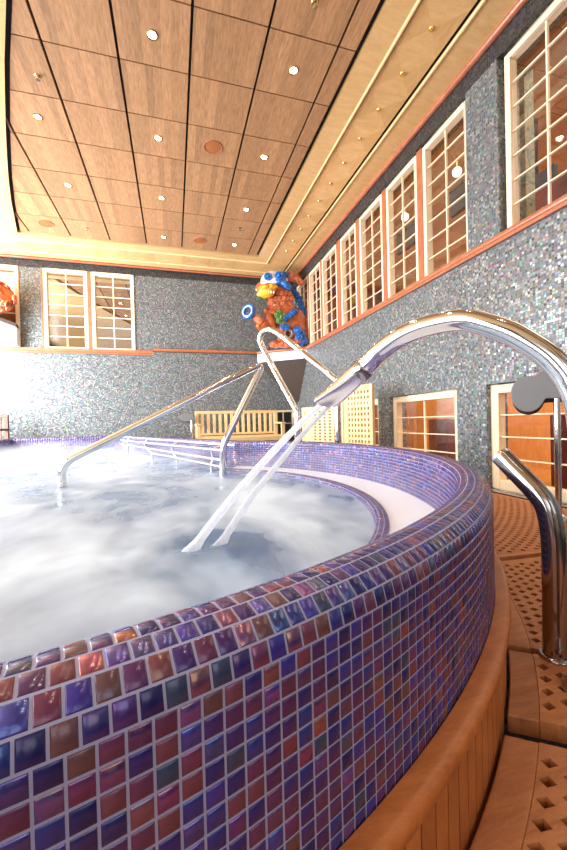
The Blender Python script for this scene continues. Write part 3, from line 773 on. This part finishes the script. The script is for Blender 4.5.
pa = lambda x, d: (d*math.sin(YAW+math.atan((x-283.5)/FPX)), d*math.cos(YAW+math.atan((x-283.5)/FPX)))
lattice_screen(pa(342,4.75), pa(374,4.35), .40, 7, 14, 'taller teak lattice screen right of the chrome rail, under the spout nozzle', .07)
lattice_screen(pa(303,5.55), pa(341,5.05), .19, 5, 16, 'lower teak lattice screen between the bench and the taller screen', .16)
def pad_stand(outline, Y, label, foot_px, top_px, fz, th=.045):
    """grey pad cut to an outline, dark underside block, slim steel pole; foot_px, top_px: the pole in the photograph"""
    mid = at(sum(q[0] for q in outline)/len(outline), sum(q[1] for q in outline)/len(outline), Y=Y)
    n = Vector((-mid.x,-mid.y,0)).normalized(); u = Vector((-n.y,n.x,0)); A = (mid.x,mid.y); B = (mid.x+u.x,mid.y+u.y)
    f = [on_plane(x,y,A,B) for x, y in outline]; k = len(f); pt = on_plane(*top_px,A,B)-n*(th*.6); px_, py_ = pt.x, pt.y
    t = thing('pad_stand', label, 'stand', (px_,py_,fz), 'grey pads on steel poles')
    def slab(P, d0, d1, sc, dz):
        c = sum(P,Vector())/k; P = [c+(p-c)*sc+Vector((0,0,dz)) for p in P]
        vs = [p+n*d0 for p in P]+[p+n*d1 for p in P]
        return MB().add(vs, [tuple(range(k)), tuple(range(2*k-1,k-1,-1))]+[(i,(i+1)%k,k+(i+1)%k,k+i) for i in range(k)])
    bevel(slab(f,0,-th,1,0).build('pad', M['grey'], t), th*.12)
    bevel(slab(f,-th-.001,-th*2.6,.95,-th*.5).build('pad_back', M['rubber'], t), th*.12)
    MB().tube([(px_,py_,fz+.006),(px_,py_,pt.z)], .017, 14).build('pole', M['chrome'], t)
    MB().lathe([(.018,.03),(.028,.025),(.042,.01),(.045,0)], (px_,py_,fz), 20).build('pole_base', M['brushed'], t)
ol = [(528+17.5*math.cos(R(a)), 394-18*math.sin(R(a))) for a in range(75,340,9)]
pad_stand(ol+[(546,398.5),(574,397.5),(575,378),(566,370),(553,367.5),(543,369.5)], 1.70, 'grey round-ended pad on a slim chrome pole before the right-hand low window', (557,505), (557.2,398), -.6)
ol = [(186+6.5*math.cos(R(a)), 417.5-4.3*math.sin(R(a))) for a in range(60,330,15)]
pad_stand(ol+[(193.5,419.5),(193.5,413.5)], 7.0, 'small dark grey pad on a pole at the left end of the long bench', (191.5,440), (191.3,417), FZ, .03)
# ------------------------------------------------------------------ painted guardian-beast sculpture on the corner shelf
def glaze(name, col, col2, sc=14):
    m = NT(name); nz = m.n('TexNoise', Vector=m.coord(), Scale=sc, Detail=4.0).outputs[0]
    m.p(Base_Color=m.ramp(nz,[(.35,col),(.65,col2)]), Roughness=.28, Coat_Weight=.5, Coat_Roughness=.1); return m.mat
M['terra'] = glaze('terracotta_glaze', lin(150,66,26), lin(196,98,46)); M['terra_l'] = glaze('orange_glaze', lin(206,98,56), lin(228,138,98))
M['blue'] = glaze('blue_glaze', lin(20,72,150), lin(38,120,196)); M['yellow'] = glaze('yellow_glaze', lin(240,208,40), lin(252,228,90))
M['wht'] = glaze('white_glaze', lin(238,240,240), lin(250,250,250)); M['green'] = glaze('green_glaze', lin(50,92,34), lin(96,136,60))
M['mask'] = glaze('speckled_snout', lin(240,206,50), lin(190,60,40), 22)
sz = 1.40
shelf = thing('corner_shelf', 'white fronted corner shelf with dark pyramid underside below the painted sculpture', 'shelf', (2.2,7.2,1.0))
tri = [(1.67,YBR-.002),(XR-.002,6.82),(XR-.002,YBR-.002)]
MB().prism(tri, 1.205, 1.375).build('shelf_front', M['white'], shelf)
ap = Vector((XR-.06,YBR-.06,.36)); mb = MB()
vs = [Vector((p[0],p[1],1.205)) for p in tri]+[Vector((XR-.10,YBR-.01,.40)),Vector((XR-.01,YBR-.10,.40)),Vector((XR-.01,YBR-.01,.40))]
mb.add(vs, [(0,3,4,1),(0,2,5,3),(1,4,5,2),(3,5,4),(0,1,2)]); mb.build('shelf_underside', M['inwood_dark'] if 'inwood_dark' in M else plain('dark_brown_board', lin(72,58,50), .5), shelf)

def beast(loc, k, rz, label, mirror=1):
    """crouching horned guardian beast: one body, head with snout, eyes and ears, chest curls, mane curls, a raised blue ring"""
    t = thing('beast_sculpture', label, 'sculpture', loc, 'painted beast sculptures'); O = Vector(loc); C = Matrix.Rotation(rz,3,'Z')
    def W(x, z, y=0): return O+C@Vector((x*mirror*k, y*k, z*k))
    def ell(mb, x, z, y, rx, rzz, ry=None, tilt=0, n=16): mb.ball(W(x,z,y), (rx*k,(ry or rx)*k,rzz*k), 0, n, 10, C@Matrix.Rotation(tilt*mirror,3,'Y'))
    def curl(mb, x, z, y, r, ax=(0,-1,0)):   # raised spiral knob
        a = C@Vector(ax); c = W(x,z,y); mb.torus(c, r*.68*k, r*.34*k, a, 0, 14, 7); mb.ball(c+a*r*.15*k, r*.42*k, 0, 10, 6)
    b = MB()
    for x, z, y, rx, rz_, ry, tl in ((.02,.72,-.05,.27,.30,.22,0),(.20,.52,.02,.28,.34,.20,.35),(.30,.30,.02,.22,.26,.18,0),(.0,.92,-.10,.24,.20,.20,0),
          (-.20,.56,-.18,.10,.24,.10,-.35),(-.33,.42,-.24,.10,.12,.09,.9),(-.40,.42,-.27,.07,.07,.07,0),(.02,.28,-.14,.09,.26,.09,.1),(.08,.10,-.20,.14,.08,.14,0),
          (-.10,.08,-.24,.13,.07,.12,0),(.32,.12,-.10,.15,.11,.16,0),(-.04,1.12,-.16,.23,.18,.18,0)): ell(b,x,z,y,rx,rz_,ry,tl)
    bo = b.build('body', M['terra'], t); rm = bo.modifiers.new('remesh','REMESH'); rm.mode = 'VOXEL'; rm.voxel_size = .018*k; rm.use_smooth_shade = True
    s_ = bo.modifiers.new('smooth','SMOOTH'); s_.iterations = 5
    m_ = MB(); ell(m_,-.10,1.24,-.22,.26,.19,.17,.12)
    face = m_.build('face', M['wht'], t)
    m_ = MB(); ell(m_,-.0,1.24,-.33,.11,.14,.08,.5); ell(m_,.10,1.14,-.33,.13,.07,.08,.5); ell(m_,-.20,1.27,-.32,.07,.10,.06); ell(m_,.06,1.36,-.2,.16,.06,.12)
    m_.build('brow', M['blue'], face)
    for x, z, r in ((-.215,1.27,.075),(-.015,1.28,.085)):
        m_ = MB(); curl(m_,x,z,-.40,r); e = m_.build('eye', M['blue'], face)
    m_ = MB(); ell(m_,-.24,1.03,-.36,.17,.14,.13,-.15); ell(m_,-.15,1.08,-.40,.12,.06,.08,0); m_.build('snout', M['mask'], face)
    m_ = MB(); ell(m_,-.27,.965,-.40,.16,.05,.09,-.1); m_.build('lip', M['yellow'], face)
    m_ = MB()
    for i in range(6): ell(m_,-.34+i*.045,.995-.005*i,-.475+abs(i-2.5)*.008,.012,.026,.012)
    m_.build('teeth', M['wht'], face)
    for sx, nm in ((-1,'ear'),(1,'ear')):
        m_ = MB()
        if sx < 0: ell(m_,-.39,1.17,-.16,.06,.10,.05,.5); curl(m_,-.40,1.15,-.20,.045)
        else:
            for x, z, r in ((.16,1.36,.085),(.24,1.34,.085),(.32,1.31,.08),(.37,1.25,.065)): ell(m_,x,z,-.15,r,r*.95,r*.8)
            curl(m_,.18,1.37,-.23,.06); curl(m_,.36,1.25,-.20,.055)
        m_.build('ear', M['terra_l'], t)
    rng = random.Random(3)
    for i in range(26):       # beard and chest of small knobs
        r_, c_ = divmod(i,6); x, z = -.20+c_*.075+(r_%2)*.035, 1.0-r_*.082
        m_ = MB(); curl(m_,x,z,-.30-.02*math.sin(c_)+(.02*r_ if r_ < 3 else .06),.042); m_.build('chest_curl', M['terra_l' if i%3 == 0 else 'terra'], t)
    for x, z, y, r in ((-.02,.66,-.27,.05),(-.07,.60,-.28,.05),(.01,.56,-.27,.055),(-.04,.50,-.27,.05),(.08,.60,-.25,.05),(.05,.50,-.25,.045),(-.36,.93,-.33,.05),(.12,1.05,-.22,.06),(.17,.98,-.18,.05)):
        m_ = MB(); curl(m_,x,z,y,r); ell(m_,x,z+.03,y+.03,r*1.1,r*.8,r); m_.build('leaf_curl', M['green'], t)
    for x, z, y, r in ((.26,1.13,-.06,.06),(.31,1.05,-.06,.06),(.35,.97,-.05,.065),(.385,.88,-.04,.065),(.41,.79,-.03,.065),(.43,.70,-.02,.06),(.22,.66,-.22,.06),(.14,.60,-.24,.06),(.08,.56,-.26,.055),
                       (.28,.70,-.2,.05),(.10,.40,-.24,.06),(.03,.40,-.26,.05),(.31,.34,-.22,.075),(.39,.26,-.18,.075),(.33,.20,-.24,.07),(.42,.14,-.18,.08),(.36,.10,-.22,.06)):
        m_ = MB(); curl(m_,x,z,y,r); ell(m_,x,z,y+.03,r*1.05,r*1.05,r*.7); m_.build('mane_curl', M['blue'], t)
    m_ = MB(); m_.torus(W(-.585,.66,-.36), .105*k, .042*k, C@Vector((-.45*mirror,-.85,.15)), 0, 28, 12); ring = m_.build('ring', M['blue'], t)
    m_ = MB(); m_.torus(W(-.60,.66,-.385), .098*k, .014*k, C@Vector((-.45*mirror,-.85,.15)), 0, 28, 8); m_.build('ring_stripe', M['wht'], ring)
    m_ = MB(); m_.tube([W(-.36,.48,-.27),W(-.44,.56,-.30),W(-.52,.62,-.31)], [.075*k,.07*k,.05*k], 12); m_.build('paw', M['terra_l'], t)
    for x in (-.16,-.08,.0,.10,.16):
        m_ = MB(); curl(m_,x,.05,-.33,.05); m_.build('toe', M['terra_l'], t)
    m_ = MB(); m_.torus(W(.14,.28,-.2), .07*k, .02*k, C@Vector((0,-1,0)), 0, 20, 8); m_.build('anklet', M['grey'], t)
    return t
beast((2.07,7.10,1.380), 1.03, -.28, 'painted beast sculpture with blue and white face on the corner shelf')
ls = thing('plinth', 'white wedge plinth under the orange sculpture at the left edge of the photo', 'plinth', (-2.95,7.3,1.40))
mb = MB(); mb.add([(-3.5,6.95,1.40),(-2.53,7.40,1.40),(-2.53,7.55,1.40),(-3.5,7.55,1.40),(-3.5,6.95,2.06),(-2.53,7.40,1.70),(-2.53,7.55,1.70),(-3.5,7.55,2.06)],
       [(0,3,2,1),(4,5,6,7),(0,1,5,4),(1,2,6,5),(2,3,7,6),(3,0,4,7)]); mb.build('plinth_body', M['white'], ls)
mb = MB(); mb.bar((-3.5,7.24,2.085),(-2.54,7.48,1.725),.36,.045); mb.build('plinth_edge', plain('dark_edge', lin(70,54,46), .5), ls)
t = thing('knob_sculpture', 'orange knobbly sculpture cut by the left edge of the photo, on the white plinth', 'sculpture', (-2.8,7.25,1.95))
c = Vector((-2.76,7.26,2.14)); rng = random.Random(11)
MB().ball(c, (.28,.14,.26), 0, 20, 12).build('body', M['terra'], t)
for i in range(46):
    a, b = rng.uniform(-1.5,1.5), rng.uniform(-1.2,1.3); r = rng.uniform(.045,.075); p = c+Vector((.28*math.sin(a)*math.cos(b), -.14*math.cos(a)*math.cos(b), .26*math.sin(b)))
    mb = MB(); mb.torus(p, r*.7, r*.38, (p-c).normalized(), 0, 12, 7); mb.ball(p, r*.45, 0, 9, 6); mb.build('knob', M['terra_l' if i%3 else 'terra'], t)
for x, z in ((-2.98,1.96),(-2.86,1.925),(-2.76,1.90)):
    mb = MB(); mb.torus((x,7.22,z), .05, .028, (0,-1,0), 0, 14, 7); mb.ball((x,7.22,z), .035, 0, 10, 7); mb.build('curl', M['blue'], t)

# ------------------------------------------------------------------ ceiling fittings
colw = {-1.19:'left', -.083:'middle', 1.06:'right'}
roww = {6.325:'nearest the back wall', 5.24:'second from the back wall', 4.155:'third from the back wall', 3.065:'fourth from the back wall'}
def downlight(x, y, label):
    t = thing('downlight', label, 'downlight', (x,y,CZ), 'downlights in the veneer ceiling')
    MB().lathe([(.030,-.001),(.034,-.006),(.044,-.005),(.046,0)], (x,y,CZ), 20).build('trim_ring', M['brass'], t)
    MB().lathe([(0,-.0045),(.02,-.004),(.030,-.002)], (x,y,CZ), 16).build('lens', M['lamp'], t)
LAMPS = []
for y, ry in roww.items():
    for x, cx_ in colw.items():
        if (x, y) in ((-1.19,6.325),(-1.19,3.065)): continue
        LAMPS.append((x,y)); downlight(x, y, 'lit downlight in the %s column of the veneer ceiling, %s' % (cx_, ry))
for y in (1.98,.89,-.2):
    for x in (-.083,1.06): LAMPS.append((x,y))
for x, y, lb in ((.487,4.14,'round bronze speaker in mid ceiling, the largest seen'),(-1.73,6.30,'round bronze speaker in the far left corner of the panelled ceiling'),(.487,6.30,'round bronze speaker near the back wall, between two downlight columns')):
    t = thing('ceiling_speaker', lb, 'speaker', (x,y,CZ), 'round ceiling speakers')
    MB().lathe([(.085,-.002),(.093,-.008),(.102,-.006),(.104,0)], (x,y,CZ), 30).build('rim', M['rose'], t)
    MB().lathe([(0,-.007),(.05,-.006),(.086,-.002)], (x,y,CZ), 30).build('grille', M['spk'], t)
for x, y, lb in ((-1.037,3.673,'small steel sprinkler at the left of the panelled ceiling'),(-1.188,6.30,'small steel sprinkler in the far left panels beside the corner speaker'),(1.05,2.53,'small steel sprinkler at the top edge of the photo'),(1.06,5.76,'small steel sprinkler near the far right downlights')):
    t = thing('sprinkler', lb, 'sprinkler', (x,y,CZ), 'ceiling sprinklers')
    MB().lathe([(.010,-.012),(.022,-.010),(.03,0)], (x,y,CZ+.004), 16).build('collar', M['brass'], t)
    MB().lathe([(0,-.034),(.018,-.034),(.018,-.031),(.006,-.028),(.006,-.012)], (x,y,CZ), 14).build('head', M['chrome'], t)
ord_ = ['first','second','third','fourth','fifth','sixth','seventh','eighth','ninth','tenth','eleventh','twelfth']
y = 6.91-sq/2-sq; i = 0; studs = []
while y > 2.1: studs.append(y); y -= sq
for i, y in enumerate(studs[::-1]):
    o = MB().lathe([(0,-.022),(.008,-.020),(.010,-.010),(.020,-.008),(.026,.004)], (1.9825,y,2.99), 14).build('brass_stud', M['brass'], None, (1.9825,y,2.99))
    tag(o, 'small brass stud in the inlaid border above the right wall, %s from the camera' % ord_[min(i,11)], 'stud', 'brass studs in the ceiling border')

# ------------------------------------------------------------------ things seen inside the windows
def globe(px_, py_, X, lb):
    p = at(px_,py_,X=X); t = thing('globe_lamp', lb, 'lamp', p, 'globe lamps behind the upper windows')
    MB().ball(p, .052, 0, 18, 12).build('globe', M['globe'], t); zt = 3.0
    MB().tube([(p.x,p.y,p.z+.05),(p.x,p.y,zt)], .008, 8).build('stem', M['brass'], t)
globe(457,172,3.2,'white globe lamp behind the upper window next to the mosaic pillar')
globe(405,217,3.2,'white globe lamp behind the second upper window left of the pillar')
globe(357,262,3.2,'white globe lamp behind the fourth upper window left of the pillar')
def monitor(px_, py_, X, w, h, lb):
    p = at(px_,py_,X=X); t = thing('monitor', lb, 'monitor', p, 'dark monitors behind the upper windows')
    bevel(MB().box(p.x-.03,p.x+.03,p.y-w/2,p.y+w/2,p.z-h/2,p.z+h/2).build('screen_case', M['rubber'], t), .01)
    MB().tube([(p.x,p.y,p.z+h/2-.01),(p.x,p.y,3.0)], .015, 8).build('hanger', M['black'], t)
monitor(463,196,3.6,.42,.34,'dark monitor hung behind the upper window next to the mosaic pillar')
monitor(407,238,3.6,.5,.34,'dark monitor hung behind the second upper window left of the pillar')
monitor(537,186,3.6,.4,.2,'dark monitor hung behind the large upper window at the right edge')
o = MB().box(3.3,3.5,.5,3.4,1.34,2.08).build('gym_cabinet', M['inred'], None, (3.4,2,1.34)); bevel(o,.01)
tag(o, 'long dark red cabinet inside the nearest upper windows', 'cabinet')
p = at(525,150,X=2.95); struct('trim_8', MB().box(2.9,3.0,p.y-.045,p.y+.045,1.34,2.93), M['marble'])
o = MB().box(3.2,3.5,.6,2.53,FZ,.0).build('lounge_cabinet', M['inred'], None, (3.35,1.56,FZ)); bevel(o,.01); tag(o, 'dark red cabinet behind the right-hand low window', 'cabinet')
o = MB().box(3.1,3.4,3.72,4.05,FZ,-.02).build('lounge_chest', M['inred'], None, (3.25,3.9,FZ)); bevel(o,.01); tag(o, 'dark red chest behind the middle low window', 'chest')

# ------------------------------------------------------------------ steam over the water
def steam():
    m = NT('steam'); m.N.remove(m.bsdf); co = m.coord(); x = m.n('SeparateXYZ', Vector=co)
    nz_ = m.n('TexNoise', Vector=m.vmath('MULTIPLY', co, (1.0,.8,2.2)), Scale=1.6, Detail=3.0, Roughness=.5).outputs[0]
    d = m.n('MapRange', Value=nz_); d.inputs[1].default_value = .44; d.inputs[2].default_value = .72; d.inputs[3].default_value = 0; d.inputs[4].default_value = 1
    fall = m.n('MapRange', Value=x.outputs[2]); fall.inputs[1].default_value = .02; fall.inputs[2].default_value = .21; fall.inputs[3].default_value = 1; fall.inputs[4].default_value = 0
    far = m.n('MapRange', Value=x.outputs[1]); far.inputs[1].default_value = -.6; far.inputs[2].default_value = 4.3; far.inputs[3].default_value = .22; far.inputs[4].default_value = 1.6
    dens = m.math('MULTIPLY', m.math('MULTIPLY', d.outputs[0], fall.outputs[0]), m.math('MULTIPLY', far.outputs[0], STEAM))
    vs = m.n('VolumeScatter', Color=(.92,.96,1), Density=dens, Anisotropy=.2); m.t.links.new(vs.outputs[0], m.out.inputs['Volume'])
    pts = [pol(R(a),1.72) for a in range(-90,140,6)]+[Vector((-.36,5.44)), Vector((-.80,6.25)), Vector((-.88,6.74)), Vector((-2.4,6.74))]
    o = MB().prism([(p.x,p.y) for p in pts], -.408, -.20).build('steam', m.mat, None, (PC.x,PC.y,-.408))
    tag(o, 'thin white steam drifting low over the pool water', 'steam', kind='stuff')
STEAM = 1.7
steam()

# ------------------------------------------------------------------ light: daylight through the openings, added fill lamps, ceiling downlights, lamps behind the windows
def area(name, loc, rot, sx, sy, power, col):
    l = bpy.data.lights.new(name,'AREA'); l.shape = 'RECTANGLE'; l.size = sx; l.size_y = sy; l.energy = power; l.color = col
    o = bpy.data.objects.new(name, l); COL.objects.link(o); o.location = loc; o.rotation_euler = rot; return o
area('daylight_left', (XL-.35,2.2,1.15), (0,R(-90),0), 3.3, 9.0, 760, (.93,.97,1))
area('back_wall_fill', (XL-.3,5.55,.75), (R(90),0,R(-55)), 1.9, 2.7, 850, (.92,.96,1))  # extra lamp added at the far left opening to brighten the back wall
area('rear_fill', (-.7,YN-.35,1.35), (R(90),0,0), 5.6, 2.1, 48, (1,.97,.93))  # unseen fill lamp added behind the camera to light the pool's front
for i, (x, y) in enumerate(LAMPS):
    l = bpy.data.lights.new('downlight_beam','SPOT'); l.energy = 25; l.color = (1,.84,.64); l.spot_size = R(125); l.spot_blend = .7; l.shadow_soft_size = .03
    o = bpy.data.objects.new('downlight_beam', l); COL.objects.link(o); o.location = (x,y,CZ-.012)
area('gym_lamps', (XI+1.2,3.6,2.95), (0,0,0), 1.8, 7.0, 100, (1,.86,.66))
area('lounge_lamps', (XI+.8,3.2,1.15), (0,0,0), 1.2, 6.0, 110, (1,.78,.55))
area('outside_light', (-.8,YB+1.4,3.05), (0,0,0), 4.5, 1.6, 60, (1,.9,.78))
wd = bpy.data.worlds.new('sky'); SC.world = wd; wd.use_nodes = True
wd.node_tree.nodes['Background'].inputs[0].default_value = (.86,.92,1,1); wd.node_tree.nodes['Background'].inputs[1].default_value = 1.0

cam = bpy.data.cameras.new('camera'); co_ = bpy.data.objects.new('camera', cam); COL.objects.link(co_)
cam.sensor_fit = 'VERTICAL'; cam.sensor_height = 36; cam.sensor_width = 24; cam.lens = FPX*36/850; cam.clip_start = .02; cam.clip_end = 60
co_.matrix_world = Matrix(((AR.x,AU.x,-AF.x,0),(AR.y,AU.y,-AF.y,0),(AR.z,AU.z,-AF.z,0),(0,0,0,1)))
SC.camera = co_
bpy.context.view_layer.update()
for o in list(SC.objects):
    if not o.parent: o.location.z += DZ
vs_ = SC.view_settings; vs_.view_transform = 'Standard'; vs_.look = 'None'; vs_.gamma = 1; vs_.use_curve_mapping = False; vs_.exposure = -.15
SC.cycles.use_denoising = True; SC.cycles.max_bounces = 10; SC.cycles.diffuse_bounces = 5; SC.cycles.glossy_bounces = 5; SC.cycles.transparent_max_bounces = 16; SC.cycles.volume_bounces = 2; SC.cycles.sample_clamp_indirect = 6
